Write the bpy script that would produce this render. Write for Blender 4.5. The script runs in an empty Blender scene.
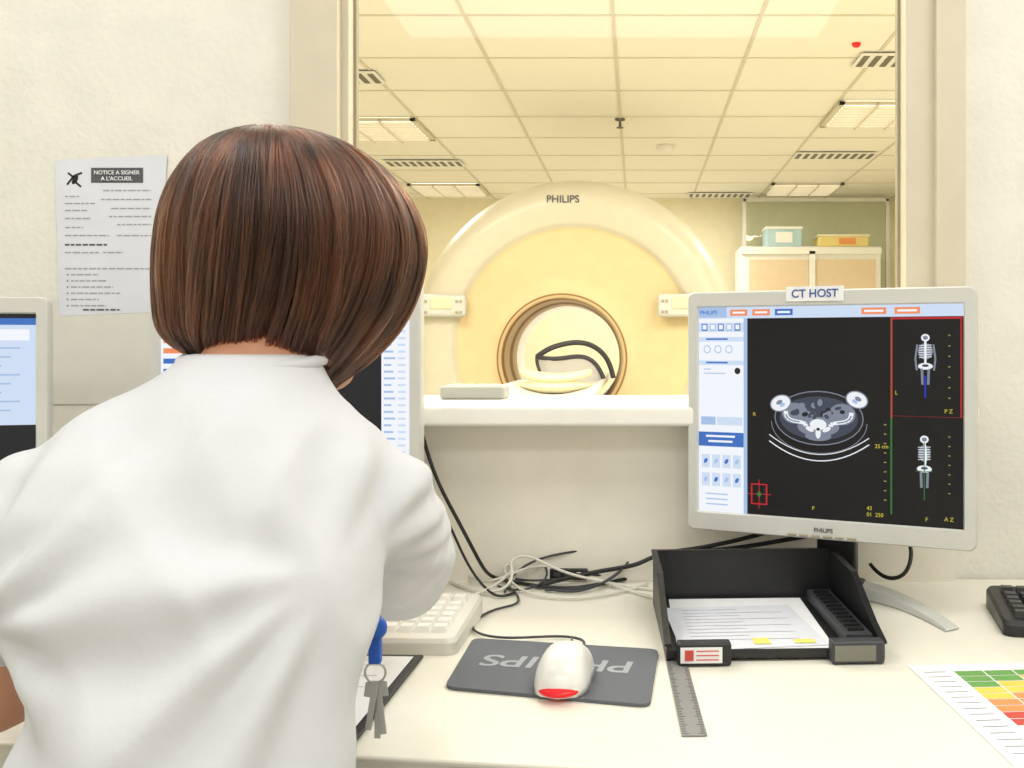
import bpy, bmesh, math, random
from mathutils import Vector, Matrix, noise
random.seed(7)
S = bpy.context.scene
S.view_settings.view_transform = 'Standard'
COL = S.collection

def lin(c):
    c = c/255.0
    return c/12.92 if c <= 0.04045 else ((c+0.055)/1.055)**2.4
def rgb(r,g,b): return (lin(r),lin(g),lin(b))

def M(name, c, rough=0.5, metal=0.0, var=0.03, scale=15, bump=0.0, bscale=150, emit=0.0, spec=0.5, coat=0.0, bdist=0.002):
    m = bpy.data.materials.new(name); m.use_nodes = True
    nt = m.node_tree; b = nt.nodes['Principled BSDF']
    tc = nt.nodes.new('ShaderNodeTexCoord')
    n = nt.nodes.new('ShaderNodeTexNoise'); n.inputs['Scale'].default_value = scale; n.inputs['Detail'].default_value = 4
    nt.links.new(tc.outputs['Object'], n.inputs['Vector'])
    r = nt.nodes.new('ShaderNodeValToRGB')
    r.color_ramp.elements[0].position = 0.3; r.color_ramp.elements[1].position = 0.7
    r.color_ramp.elements[0].color = tuple(max(0,x*(1-var)) for x in c)+(1,)
    r.color_ramp.elements[1].color = tuple(min(1,x*(1+var)) for x in c)+(1,)
    nt.links.new(n.outputs['Fac'], r.inputs['Fac'])
    nt.links.new(r.outputs['Color'], b.inputs['Base Color'])
    b.inputs['Roughness'].default_value = rough
    b.inputs['Metallic'].default_value = metal
    b.inputs['Specular IOR Level'].default_value = spec
    b.inputs['Coat Weight'].default_value = coat
    if emit > 0:
        nt.links.new(r.outputs['Color'], b.inputs['Emission Color'])
        b.inputs['Emission Strength'].default_value = emit
    if bump > 0:
        n2 = nt.nodes.new('ShaderNodeTexNoise'); n2.inputs['Scale'].default_value = bscale; n2.inputs['Detail'].default_value = 5
        nt.links.new(tc.outputs['Object'], n2.inputs['Vector'])
        bp = nt.nodes.new('ShaderNodeBump'); bp.inputs['Strength'].default_value = bump; bp.inputs['Distance'].default_value = bdist
        nt.links.new(n2.outputs['Fac'], bp.inputs['Height'])
        nt.links.new(bp.outputs['Normal'], b.inputs['Normal'])
    return m
def SCR(name, c, e=1.0):   # lit screen pixel colour
    m = M(name, (0.006,0.006,0.006), 0.4, var=0, spec=0.3)
    nt=m.node_tree; b = nt.nodes['Principled BSDF']
    b.inputs['Emission Color'].default_value = c+(1,)
    b.inputs['Emission Strength'].default_value = e
    try: m.cycles.emission_sampling='NONE'
    except Exception: pass
    return m

# ---------------------------------------------------------------- materials
m_wall = M('wall_paint', rgb(234,231,220), 0.75, bump=0.5, bscale=90, bdist=0.003)
m_wall_w = M('wall_panel', rgb(241,236,223), 0.6, bump=0.1, bscale=200)
m_ct_wall = M('scan_room_wall', rgb(240,231,200), 0.7)
m_ct_ceil = M('ceiling_tile', rgb(245,241,228), 0.8, var=0.02, scale=60, bump=0.1, bscale=300)
m_grid = M('ceiling_grid', rgb(214,207,184), 0.6)
m_floor = M('vinyl_floor', rgb(214,209,195), 0.4, var=0.05, scale=30)
m_frame = M('window_frame_paint', rgb(213,204,182), 0.5)
m_frame_d = M('window_gasket', rgb(165,155,130), 0.5)
m_sill = M('sill_laminate', rgb(245,243,235), 0.35)
m_desk = M('desk_laminate', rgb(243,239,225), 0.35, var=0.015, scale=40)
m_desk_e = M('desk_edge', rgb(205,200,188), 0.5)
m_gantry = M('gantry_shell', rgb(212,205,184), 0.4, coat=0.15)
m_gdisc = M('gantry_disc', rgb(226,205,158), 0.5)
m_bore = M('bore_liner', rgb(205,180,135), 0.4)
m_borew = M('bore_white_glow', rgb(248,245,236), 0.5, emit=0.25)  # white far liner, brightened by a glow put into the material
m_rust = M('bore_ring', rgb(150,110,62), 0.5)
m_silver = M('silver_plastic', rgb(208,209,204), 0.38, metal=0.0, coat=0.2)
m_metal = M('brushed_metal', rgb(180,180,178), 0.35, metal=0.9, var=0.08)
m_ruler = M('ruler_steel', rgb(150,150,148), 0.4, metal=0.3, var=0.08)
m_black = M('black_plastic', rgb(28,28,30), 0.4, var=0.1)
m_dark = M('dark_grey_plastic', rgb(60,62,66), 0.5, var=0.08)
m_pad = M('mouse_pad_cloth', rgb(102,106,113), 0.8, bump=0.3, bscale=900)
m_padtxt = M('mouse_pad_print', rgb(165,168,173), 0.8)
m_white = M('white_plastic', rgb(240,239,235), 0.3, coat=0.2)
m_ivory = M('ivory_plastic', rgb(222,219,208), 0.45)
m_key = M('ivory_keycap', rgb(240,238,230), 0.4)
m_bkey = M('black_keycap', rgb(45,46,50), 0.4)
m_paper = M('paper', rgb(240,241,243), 0.8)
m_paper2 = M('paper_blueish', rgb(224,227,236), 0.7)
m_ink = M('ink_grey', rgb(165,165,172), 0.8)
m_inkb = M('ink_black', rgb(30,30,34), 0.7)
m_inkg = M('ink_charcoal', rgb(85,85,90), 0.7)
m_inkblue = M('ink_blue', rgb(60,90,160), 0.7)
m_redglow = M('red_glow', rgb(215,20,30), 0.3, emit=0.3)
m_yellow = M('yellow_mark', rgb(240,228,120), 0.8)
m_orange = M('orange_print', rgb(235,150,90), 0.8)
m_redp = M('red_print', rgb(205,80,70), 0.8)
m_greenp = M('green_print', rgb(110,165,85), 0.8)
m_yelp = M('yellow_print', rgb(232,208,90), 0.8)
m_cabw = M('cabinet_white', rgb(240,238,230), 0.5)
m_cabd = M('cabinet_shutter', rgb(222,200,168), 0.6)
m_bluebox = M('glove_box', rgb(176,205,210), 0.5)
m_yelbox = M('yellow_box', rgb(232,212,130), 0.6)
m_cradle = M('cradle_vinyl', rgb(232,223,184), 0.45)
m_strap = M('strap_black', rgb(52,50,56), 0.6)
m_mesh = M('strap_mesh', rgb(190,186,180), 0.8)
m_skin = M('skin', rgb(206,150,120), 0.5, var=0.06, scale=30, bump=0.1, bscale=400)
m_trous = M('trouser_cloth', rgb(225,226,226), 0.8, bump=0.2, bscale=300)
m_shirt = M('shirt_cotton', rgb(214,216,220), 0.9, var=0.015, bump=0.4, bscale=28, bdist=0.003, spec=0.2)
m_bluep = M('blue_plastic', rgb(30,90,190), 0.35)
m_hairshell = M('hair_under', rgb(24,13,8), 0.5, var=0.3, scale=60)
m_light = M('lamp_diffuser', rgb(255,252,245), 0.5, emit=1.6, var=0)
m_grille = M('vent_dark', rgb(110,104,88), 0.6)
m_eye = M('eye_white', rgb(235,232,225), 0.2)
m_lip = M('lip', rgb(180,90,85), 0.4)
m_stoolc = M('stool_fabric', rgb(50,60,80), 0.8, bump=0.3, bscale=400)
def glass(name, tint, refl):
    m = bpy.data.materials.new(name); m.use_nodes=True; nt=m.node_tree; nt.nodes.clear()
    o=nt.nodes.new('ShaderNodeOutputMaterial'); t=nt.nodes.new('ShaderNodeBsdfTransparent'); g=nt.nodes.new('ShaderNodeBsdfGlossy')
    t.inputs['Color'].default_value=tint+(1,); g.inputs['Roughness'].default_value=0.02
    mx=nt.nodes.new('ShaderNodeMixShader'); mx.inputs[0].default_value=refl
    nt.links.new(t.outputs[0],mx.inputs[1]); nt.links.new(g.outputs[0],mx.inputs[2]); nt.links.new(mx.outputs[0],o.inputs[0])
    return m
m_glass = glass('window_glass', (0.99,0.985,0.96), 0.012)
m_gclear = glass('partition_glass', (0.95,0.985,0.97), 0.02)

# ---------------------------------------------------------------- helpers
def root(name, loc=(0,0,0), rz=0.0):
    e = bpy.data.objects.new(name, None); e.empty_display_size=0.05
    e.location=loc; e.rotation_euler=(0,0,rz); COL.objects.link(e); return e
def mkobj(name, bm, mats, parent=None, smooth=False):
    me = bpy.data.meshes.new(name); bm.normal_update(); bm.to_mesh(me); bm.free()
    if not isinstance(mats,(list,tuple)): mats=[mats]
    for m in mats: me.materials.append(m)
    if smooth: me.polygons.foreach_set('use_smooth',[True]*len(me.polygons))
    o = bpy.data.objects.new(name, me); COL.objects.link(o)
    if parent: o.parent = parent
    return o
def bevel(o, w, seg=3):
    md=o.modifiers.new('bevel','BEVEL'); md.width=w; md.segments=seg; md.limit_method='ANGLE'
    md.angle_limit=math.radians(40)
    o.data.polygons.foreach_set('use_smooth',[True]*len(o.data.polygons))
    wn=o.modifiers.new('wn','WEIGHTED_NORMAL'); wn.keep_sharp=True
def bmbox(bm, c, s, mi=0, rot=None):
    mt = Matrix.Translation(c) @ (rot.to_4x4() if rot else Matrix()) @ Matrix.Diagonal((s[0],s[1],s[2],1))
    r = bmesh.ops.create_cube(bm, size=1, matrix=mt)
    fs=set()
    for v in r['verts']:
        for f in v.link_faces: fs.add(f)
    for f in fs: f.material_index=mi
def box(parent,name,c,s,mat,bv=0,rot=None):
    bm=bmesh.new(); bmbox(bm,c,s,0,rot); o=mkobj(name,bm,mat,parent)
    if bv: bevel(o,bv)
    return o
def boxes(parent,name,lst,mat,bv=0):
    bm=bmesh.new()
    for it in lst: bmbox(bm,it[0],it[1],it[2] if len(it)>2 else 0)
    o=mkobj(name,bm,mat,parent)
    if bv: bevel(o,bv,2)
    return o
def loft(bm, loops, mis=0, cap0=True, cap1=True, closed=True):
    vs=[[bm.verts.new(p) for p in L] for L in loops]
    n=len(vs[0])
    for k in range(len(vs)-1):
        mi = mis[k] if isinstance(mis,(list,tuple)) else mis
        for i in range(n if closed else n-1):
            j=(i+1)%n
            f=bm.faces.new((vs[k][i],vs[k][j],vs[k+1][j],vs[k+1][i])); f.material_index=mi
    if cap0: bm.faces.new(list(reversed(vs[0]))).material_index = mis[0] if isinstance(mis,(list,tuple)) else mis
    if cap1: bm.faces.new(vs[-1]).material_index = mis[-1] if isinstance(mis,(list,tuple)) else mis
def fixn(bm): bmesh.ops.recalc_face_normals(bm, faces=bm.faces[:])
def rrect(w,h,r,n=5):
    pts=[]
    for cx,cy,a0 in ((w/2-r,h/2-r,0),(-w/2+r,h/2-r,90),(-w/2+r,-h/2+r,180),(w/2-r,-h/2+r,270)):
        for i in range(n+1):
            a=math.radians(a0+90*i/n); pts.append((cx+r*math.cos(a),cy+r*math.sin(a)))
    return pts
def lathe(parent,name,prof,c,mat,axis='z',seg=32,mis=0,caps=True):
    bm=bmesh.new(); loops=[]
    for r,h in prof:
        L=[]
        for i in range(seg):
            a=2*math.pi*i/seg
            if axis=='z': L.append((c[0]+r*math.cos(a),c[1]+r*math.sin(a),c[2]+h))
            else: L.append((c[0]+r*math.cos(a),c[1]+h,c[2]+r*math.sin(a)))
        loops.append(L)
    loft(bm,loops,mis,caps,caps); fixn(bm)
    return mkobj(name,bm,mat,parent,True)
def tube(parent,name,pts,r,mat,cyclic=False):
    cu=bpy.data.curves.new(name,'CURVE'); cu.dimensions='3D'; cu.bevel_depth=r; cu.bevel_resolution=3; cu.resolution_u=8
    sp=cu.splines.new('NURBS'); sp.points.add(len(pts)-1)
    for p,q in zip(sp.points,pts): p.co=(q[0],q[1],q[2],1)
    sp.order_u=min(4,len(pts)); sp.use_endpoint_u=not cyclic; sp.use_cyclic_u=cyclic
    cu.materials.append(mat); cu.use_fill_caps=True
    o=bpy.data.objects.new(name,cu); COL.objects.link(o)
    if parent: o.parent=parent
    return o
def text(parent,name,s,loc,size,mat,rot=(math.pi/2,0,0),ext=0.0002,align='CENTER',shear=0):
    cu=bpy.data.curves.new(name,'FONT'); cu.body=s; cu.size=size; cu.align_x=align; cu.align_y='CENTER'; cu.extrude=ext; cu.shear=shear
    cu.offset=size*0.012
    cu.materials.append(mat)
    o=bpy.data.objects.new(name,cu); o.location=loc; o.rotation_euler=rot; COL.objects.link(o)
    if parent: o.parent=parent
    return o
class Flat:
    """flat printed / displayed shapes merged into one mesh; fn maps (u,v,layer)->xyz"""
    def __init__(s, fn): s.fn=fn; s.bm=bmesh.new(); s.m=[]
    def mi(s,m):
        if m not in s.m: s.m.append(m)
        return s.m.index(m)
    def poly(s,pts,m,l=1):
        f=s.bm.faces.new([s.bm.verts.new(s.fn(u,v,l)) for u,v in pts]); f.material_index=s.mi(m)
    def rect(s,u0,v0,u1,v1,m,l=1): s.poly([(u0,v0),(u0,v1),(u1,v1),(u1,v0)],m,l)
    def ell(s,cu,cv,ru,rv,m,l=1,rot=0,n=28):
        P=[]
        for i in range(n):
            a=-2*math.pi*i/n; x=ru*math.cos(a); y=rv*math.sin(a)
            P.append((cu+x*math.cos(rot)-y*math.sin(rot),cv+x*math.sin(rot)+y*math.cos(rot)))
        s.poly(P,m,l)
    def frame(s,u0,v0,u1,v1,t,m,l=1,tv=None):
        tv=tv or t
        s.rect(u0,v0,u1,v0+tv,m,l); s.rect(u0,v1-tv,u1,v1,m,l); s.rect(u0,v0,u0+t,v1,m,l); s.rect(u1-t,v0,u1,v1,m,l)
    def line(s,pts,w,m,l=1):
        for (a,b),(c,d) in zip(pts[:-1],pts[1:]):
            L=math.hypot(c-a,d-b) or 1; nx=-(d-b)/L*w/2; ny=(c-a)/L*w/2
            s.poly([(a+nx,b+ny),(c+nx,d+ny),(c-nx,d-ny),(a-nx,b-ny)],m,l)
    def done(s,name,parent): return mkobj(name,s.bm,s.m,parent)

# ================================================================ ROOM
WY=1.58; WT=0.2
rm=None
boxes(rm,'wall_north',[((-1.2675,WY+WT/2,1.25),(1.465,WT,2.5)),((1.15,WY+WT/2,1.25),(1.30,WT,2.5)),
   ((-0.0175,WY+WT/2,0.495),(1.035,WT,0.99)),((-0.0175,WY+WT/2,2.325),(1.035,WT,0.35))],m_wall)
box(rm,'wall_west',(-2.05,0,1.25),(0.1,3.16,2.5),m_wall)
box(rm,'wall_east',(1.85,0,1.25),(0.1,3.16,2.5),m_wall)
box(rm,'wall_south',(-0.1,-1.63,1.25),(4.0,0.1,2.5),m_wall)
box(rm,'floor',(-0.1,4.0,-0.05),(7.2,11.5,0.1),m_floor)
box(rm,'ceiling',(-0.1,-0.02,2.55),(4.0,3.2,0.1),M('control_ceiling',rgb(240,240,238),0.8))
# scan room
box(rm,'wall_scan_north',(-0.4,9.2,1.25),(6.0,0.1,2.5),m_ct_wall)
box(rm,'wall_scan_east',(2.55,5.5,1.25),(0.1,7.4,2.5),m_ct_wall)
box(rm,'wall_scan_west',(-3.35,5.5,1.25),(0.1,7.4,2.5),m_ct_wall)
boxes(rm,'wall_scan_south',[((-2.65,1.83,1.25),(1.3,0.1,2.5)),((2.15,1.83,1.25),(0.7,0.1,2.5))],m_ct_wall)
# suspended ceiling with grid
ce=root('ceiling_scan_room',(-0.4,5.5,2.45))
box(ce,'tiles',(0,0,0.03),(5.9,7.5,0.06),m_ct_ceil)
L=[]
for k in range(-5,6):
    x=-0.097+0.6*k
    if -3.3<x<2.5: L.append(((x+0.4,0,-0.002),(0.016,7.4,0.005)))
for k in range(-4,10):
    y=4.04+0.6*k
    if 1.8<y<9.1: L.append(((0,y-5.5,-0.002),(5.9,0.014,0.004)))
boxes(ce,'t_bars',L,m_grid)
def troffer(x,y,ln=0.6):
    r=root('ceiling_lamp',(x,y,2.44))
    box(r,'diffuser',(0,0,-0.004),(0.54,ln-0.06,0.008),m_light)
    boxes(r,'housing',[((0,ln/2-0.015,-0.006),(0.6,0.03,0.014)),((0,-ln/2+0.015,-0.006),(0.6,0.03,0.014)),((0.285,0,-0.006),(0.03,ln,0.014)),((-0.285,0,-0.006),(0.03,ln,0.014))]
        +[((0,-ln/2+ln*i/9,-0.016),(0.54,0.008,0.022)) for i in range(1,9)]
        +[((-0.09,0,-0.016),(0.008,ln,0.024)),((0.09,0,-0.016),(0.008,ln,0.024))],m_frame)
for x,y in ((-1.597,6.14),(-1.597,8.54),(1.403,5.74),(1.403,8.5)): troffer(x,y)
def vent(x,y,w=0.56,d=0.22):
    r=root('ceiling_vent',(x,y,2.44))
    box(r,'plate',(0,0,-0.002),(w,d,0.006),m_cabw)
    boxes(r,'slots',[((-w/2+0.03+(w-0.06)*i/9,0,-0.006),(0.028,d-0.05,0.004)) for i in range(10)],m_grille)
for x,y in ((-1.55,7.3),(1.38,7.0),(-1.55,4.95),(1.30,4.65),(0.73,8.85)): vent(x,y)
sp=root('sprinkler_head',(-0.1,5.9,2.45)); lathe(sp,'body',[(0.03,0),(0.03,-0.01),(0.008,-0.015),(0.008,-0.05),(0.022,-0.052),(0.02,-0.056)],(0,0,0),m_grille)
sd=root('smoke_detector',(0.19,6.7,2.45)); lathe(sd,'body',[(0.06,0),(0.06,-0.02),(0.045,-0.04),(0.01,-0.045)],(0,0,0),m_cabw)
rfl=root('red_reflection',(0.97,4.42,2.45)); lathe(rfl,'dome',[(0.02,0),(0.02,-0.008),(0.014,-0.016),(0.004,-0.02)],(0,0,0),m_redglow)  # red reflection in the window glass, modelled as a small glowing dome

# window frame
wf=root('window_1',(-0.02,WY,1.0))
def W(x,y,z): return (x+0.02,y-WY,z-1.0)
parts=[]
parts+= [(W(-0.502,1.570,1.60),(0.074,0.036,1.24)),(W(-0.4625,1.592,1.60),(0.019,0.04,1.24))]
parts+= [(W(0.487,1.565,1.60),(0.046,0.03,1.24)),(W(0.444,1.585,1.60),(0.046,0.04,1.24))]
parts+= [(W(-0.016,1.57,2.19),(1.04,0.04,0.09))]
boxes(wf,'frame',parts,m_frame,0.002)
boxes(wf,'gasket',[(W(-0.4515,1.606,1.58),(0.006,0.014,1.16)),(W(0.4195,1.606,1.58),(0.006,0.014,1.16))],m_frame_d)
box(wf,'glass_pane',W(-0.015,1.616,1.585),(0.93,0.006,1.11),m_glass)
sl=root('trim_1',(-0.02,1.64,1.0))
box(sl,'window_sill',(0,0.01,0.0125),(1.06,0.33,0.03),m_sill,0.006)
box(None,'trim_2',(-0.02,1.568,0.87),(1.03,0.022,0.245),m_wall_w)

# ================================================================ SCANNER
GX,GZ=-0.325,1.13
g=root('ct_scanner',(GX,5.6,0))
def outl(r,th,H=1.12):
    c,s=math.cos(th),math.sin(th)
    if s>=0: return (r*c, r*s)
    return (r*math.copysign(abs(c)**0.3,c), -H*abs(s)**0.45)
N=96
def arch(r,y,H=1.12): return [(outl(r,2*math.pi*i/N,H)[0],y-5.6,GZ+outl(r,2*math.pi*i/N,H)[1]) for i in range(N)]
def circ(r,y,dz=0,dx=0): return [(dx+r*math.cos(2*math.pi*i/N),y-5.6,GZ+dz+r*math.sin(2*math.pi*i/N)) for i in range(N)]
bz,bx=-0.087,-0.07
seq=[(arch(0.74,6.3),0),(arch(0.85,6.2),0),(arch(0.872,5.5),0),(arch(0.870,5.40),0),(arch(0.862,5.34),0),(arch(0.845,5.28),0),(arch(0.82,5.24),0),(arch(0.79,5.212),0),(arch(0.755,5.20),0),(arch(0.72,5.2),0),
 (circ(0.655,5.205,-0.02),0),(circ(0.635,5.21,-0.02),0),(circ(0.622,5.235,-0.02),1),(circ(0.60,5.24,-0.02),1),(circ(0.42,5.27,-0.07,-0.06),1),(circ(0.345,5.272,bz,bx),3),(circ(0.335,5.26,bz,bx),2),(circ(0.318,5.262,bz,bx),3),(circ(0.316,5.36,bz,bx),2),
 (circ(0.310,5.37,bz,bx),2),(circ(0.308,5.52,bz,bx),3),(circ(0.302,5.53,bz,bx),3),(circ(0.301,5.60,bz,bx),2),(circ(0.296,5.61,bz,bx),2),(circ(0.295,5.75,bz,bx),4),(circ(0.292,6.1,bz,bx),4),(circ(0.34,6.35,bz,bx),0)]
bm=bmesh.new(); loft(bm,[s[0] for s in seq],[s[1] for s in seq][:-1],False,False)
bm.verts.ensure_lookup_table()
vs=list(bm.verts); A=vs[:N]; B=vs[-N:]
for i in range(N):
    j=(i+1)%N; bm.faces.new((A[j],A[i],B[i],B[j]))
fixn(bm); mkobj('gantry_housing',bm,[m_gantry,m_gdisc,m_bore,m_rust,m_borew],g,True)
text(g,'front_lettering','PHILIPS',(0.0-0.06,5.193-5.6,1.872),0.054,m_inkg)
def gpanel(x0,x1,z0,z1,nm):
    cx=(x0+x1)/2-GX; cz=(z0+z1)/2
    box(g,nm+'_body',(cx,5.17-5.6,cz),(x1-x0,0.07,z1-z0),m_silver,0.02)
    box(g,nm+'_display',(cx,5.132-5.6,cz+0.012),((x1-x0)*0.42,0.01,(z1-z0)*0.5),m_cradle,0.003)
    boxes(g,nm+'_keys',[((cx-0.10+0.02*i,5.133-5.6,cz-0.035*(1 if j else -0.6)),(0.013,0.008,0.013)) for i in (0,1,9,10) for j in (0,1)],m_frame_d)
gpanel(-1.13,-0.88,1.26,1.375,'panel_west'); gpanel(0.105,0.36,1.26,1.38,'panel_east')
# patient table
box(g,'table_pedestal',(-0.04,4.3-5.6,0.42),(0.45,1.1,0.84),m_gantry,0.04)
bm=bmesh.new(); loops=[]
for y in (3.7,3.72,6.3,6.32):
    w=0.2 if y in(3.72,6.3) else 0.18
    Lp=[]
    for i in range(17):
        t=-1+2*i/16; Lp.append((-0.04+w*t,y-5.6,0.90+0.05*t*t))
    for i in range(17):
        t=1-2*i/16; Lp.append((-0.04+w*t,y-5.6,0.86+0.05*t*t))
    loops.append(Lp)
loft(bm,loops); fixn(bm); mkobj('table_top',bm,m_white,g,True)
cr=[]
for i in range(16):
    a=2*math.pi*i/16; cr.append((-0.04+0.15*math.cos(a),4.5-5.6+0.12*math.sin(a),0.980+0.012*math.cos(2*a)))
tube(g,'cradle_rim',cr,0.018,m_cradle,True)
lathe(g,'cradle_pad',[(0.001,0),(0.12,0.0),(0.16,0.025),(0.165,0.035),(0.13,0.045),(0.09,0.028),(0.001,0.015)],(-0.04,4.5-5.6,0.905),m_cradle)
sy=4.95-5.6
A1=[(-0.17,sy,1.057),(-0.12,sy-0.02,1.095),(-0.05,sy-0.02,1.12),(0.05,sy,1.135),(0.14,sy+0.05,1.10),(0.19,sy+0.1,1.03),(0.205,sy+0.12,0.95)]
A2=[(-0.17,sy,1.057),(-0.11,sy-0.04,1.045),(-0.03,sy-0.04,1.05),(0.06,sy-0.04,1.07),(0.13,sy-0.02,1.03),(0.16,sy,0.95)]
tube(g,'strap_far',A1,0.013,m_strap); tube(g,'strap_near',A2,0.011,m_strap)
tube(g,'strap_side',[(-0.17,sy,1.057),(-0.175,sy,1.0),(-0.13,sy,0.94),(-0.10,sy,0.93)],0.009,m_strap)
bm=bmesh.new()
def samp(P,n=14):
    out=[]
    for i in range(n+1):
        t=i/n*(len(P)-1); k=min(int(t),len(P)-2); out.append(Vector(P[k]).lerp(Vector(P[k+1]),t-k))
    return out
va=[bm.verts.new(p) for p in samp(A2)]; vb=[bm.verts.new((p[0]*0.9-0.01,p[1]+0.01,0.935)) for p in samp(A2)]
for i in range(len(va)-1): bm.faces.new((va[i],va[i+1],vb[i+1],vb[i]))
mkobj('sling_fabric',bm,m_mesh,g,True)

# cabinet, boxes and partition at the back
cb=root('storage_cabinet',(1.46,8.6,0))
box(cb,'carcass',(0,0.03,0.97),(1.18,0.46,1.94),m_cabw,0.01)
boxes(cb,'shutters',[((-0.27,-0.205,0.9),(0.5,0.02,1.86)),((0.29,-0.205,0.9),(0.5,0.02,1.86))],m_cabd)
boxes(cb,'top_rail',[((0,-0.215,1.9),(1.18,0.02,0.05)),((0.01,-0.215,0.95),(0.05,0.02,1.9))],m_cabw)
gb=root('supply_box',(1.24,8.55,1.94)); box(gb,'carton',(0,0,0.085),(0.30,0.25,0.17),m_bluebox,0.01); boxes(gb,'lid_and_label',[((0,0,0.16),(0.31,0.26,0.02)),((0.0,-0.128,0.08),(0.14,0.006,0.09))],m_cabw)
yb=root('storage_box',(1.74,8.55,1.94)); box(yb,'carton',(0,0,0.045),(0.42,0.28,0.09),m_yelbox,0.01); box(yb,'lid',(0,0,0.093),(0.44,0.3,0.02),m_cradle,0.006); box(yb,'label',(0.03,-0.143,0.045),(0.14,0.005,0.05),m_orange)
pt=root('glass_partition',(1.6,8.95,0))
box(pt,'pane',(0,0,1.2),(1.25,0.01,2.38),m_gclear)
boxes(pt,'frame',[((-0.64,0,1.21),(0.03,0.04,2.42)),((0.64,0,1.21),(0.03,0.04,2.42)),((0,0,2.41),(1.3,0.04,0.03))],m_cabw)

# device on sill
dv=root('intercom_box',(-0.275,1.70,1.0275))
box(dv,'case',(0,0,0.011),(0.108,0.07,0.022),M('device_grey',rgb(175,177,175),0.4),0.005)
box(dv,'top_panel',(0,-0.002,0.0225),(0.09,0.05,0.002),m_ivory)
boxes(dv,'buttons',[((-0.03+0.02*i,0.01,0.0245),(0.01,0.008,0.002)) for i in range(4)],m_ivory)

# ================================================================ DESK
DZ=0.75
def D(px,py,h=0.0):
    d=(0.37-h)*1000/(py-344); return Vector(((px-637)*d/1000,d,DZ+h))
dk=root('desk',(0,1.2,0))
outl2=[(-1.9,1.575),(-1.9,1.05),(-0.9,0.96),(-0.239,0.898),(-0.041,0.873),(0.15,0.83),(0.5,0.72),(1.2,0.62),(1.7,0.60),(1.7,1.575)]
bm=bmesh.new(); loft(bm,[[(x,y-1.2,z) for x,y in outl2] for z in (DZ-0.03,DZ)]); fixn(bm)
o=mkobj('worktop',bm,m_desk,dk); bevel(o,0.003,2)
e=[(x,y-1.2) for x,y in outl2[1:9]]
bm=bmesh.new(); loops=[[(x,y-0.003,z) for x,y in e] for z in (DZ-0.029,DZ-0.004)]; loft(bm,loops,0,False,False,False); mkobj('edge_band',bm,m_desk_e,dk)
boxes(dk,'legs',[((x,y-1.2,0.36),(0.05,0.05,0.72)) for x,y in ((-1.8,1.1),(-1.8,1.5),(1.6,0.75),(1.6,1.5),(0.3,1.5),(0.35,0.9))],m_metal,0.004)
box(dk,'modesty_panel',(0,1.54-1.2,0.5),(3.2,0.018,0.4),m_desk)

# ---------------- monitors
scr_black=SCR('px_black',rgb(10,10,14),0.8); scr_dk=SCR('px_dark',rgb(26,28,34),1)
scr_white=SCR('px_white',rgb(240,244,250),1.0); scr_pale=SCR('px_pale_blue',rgb(205,220,242),1.0); scr_blue=SCR('px_blue',rgb(60,110,190),1.0)
scr_mid=SCR('px_mid_blue',rgb(165,192,228),1.0)
scr_or=SCR('px_orange',rgb(240,140,90),1.0); scr_red=SCR('px_red',rgb(190,35,45),1.0); scr_grn=SCR('px_green',rgb(40,125,50),1.0); scr_yel=SCR('px_yellow',rgb(190,180,60),1.0)
scr_g1=SCR('px_tissue',rgb(62,68,84),1.0); scr_g2=SCR('px_muscle',rgb(125,132,148),1.0); scr_g3=SCR('px_bone',rgb(235,238,244),1.0); scr_bb=SCR('px_deep_blue',rgb(30,50,190),1.0)
SW,SH=0.376,0.301
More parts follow.
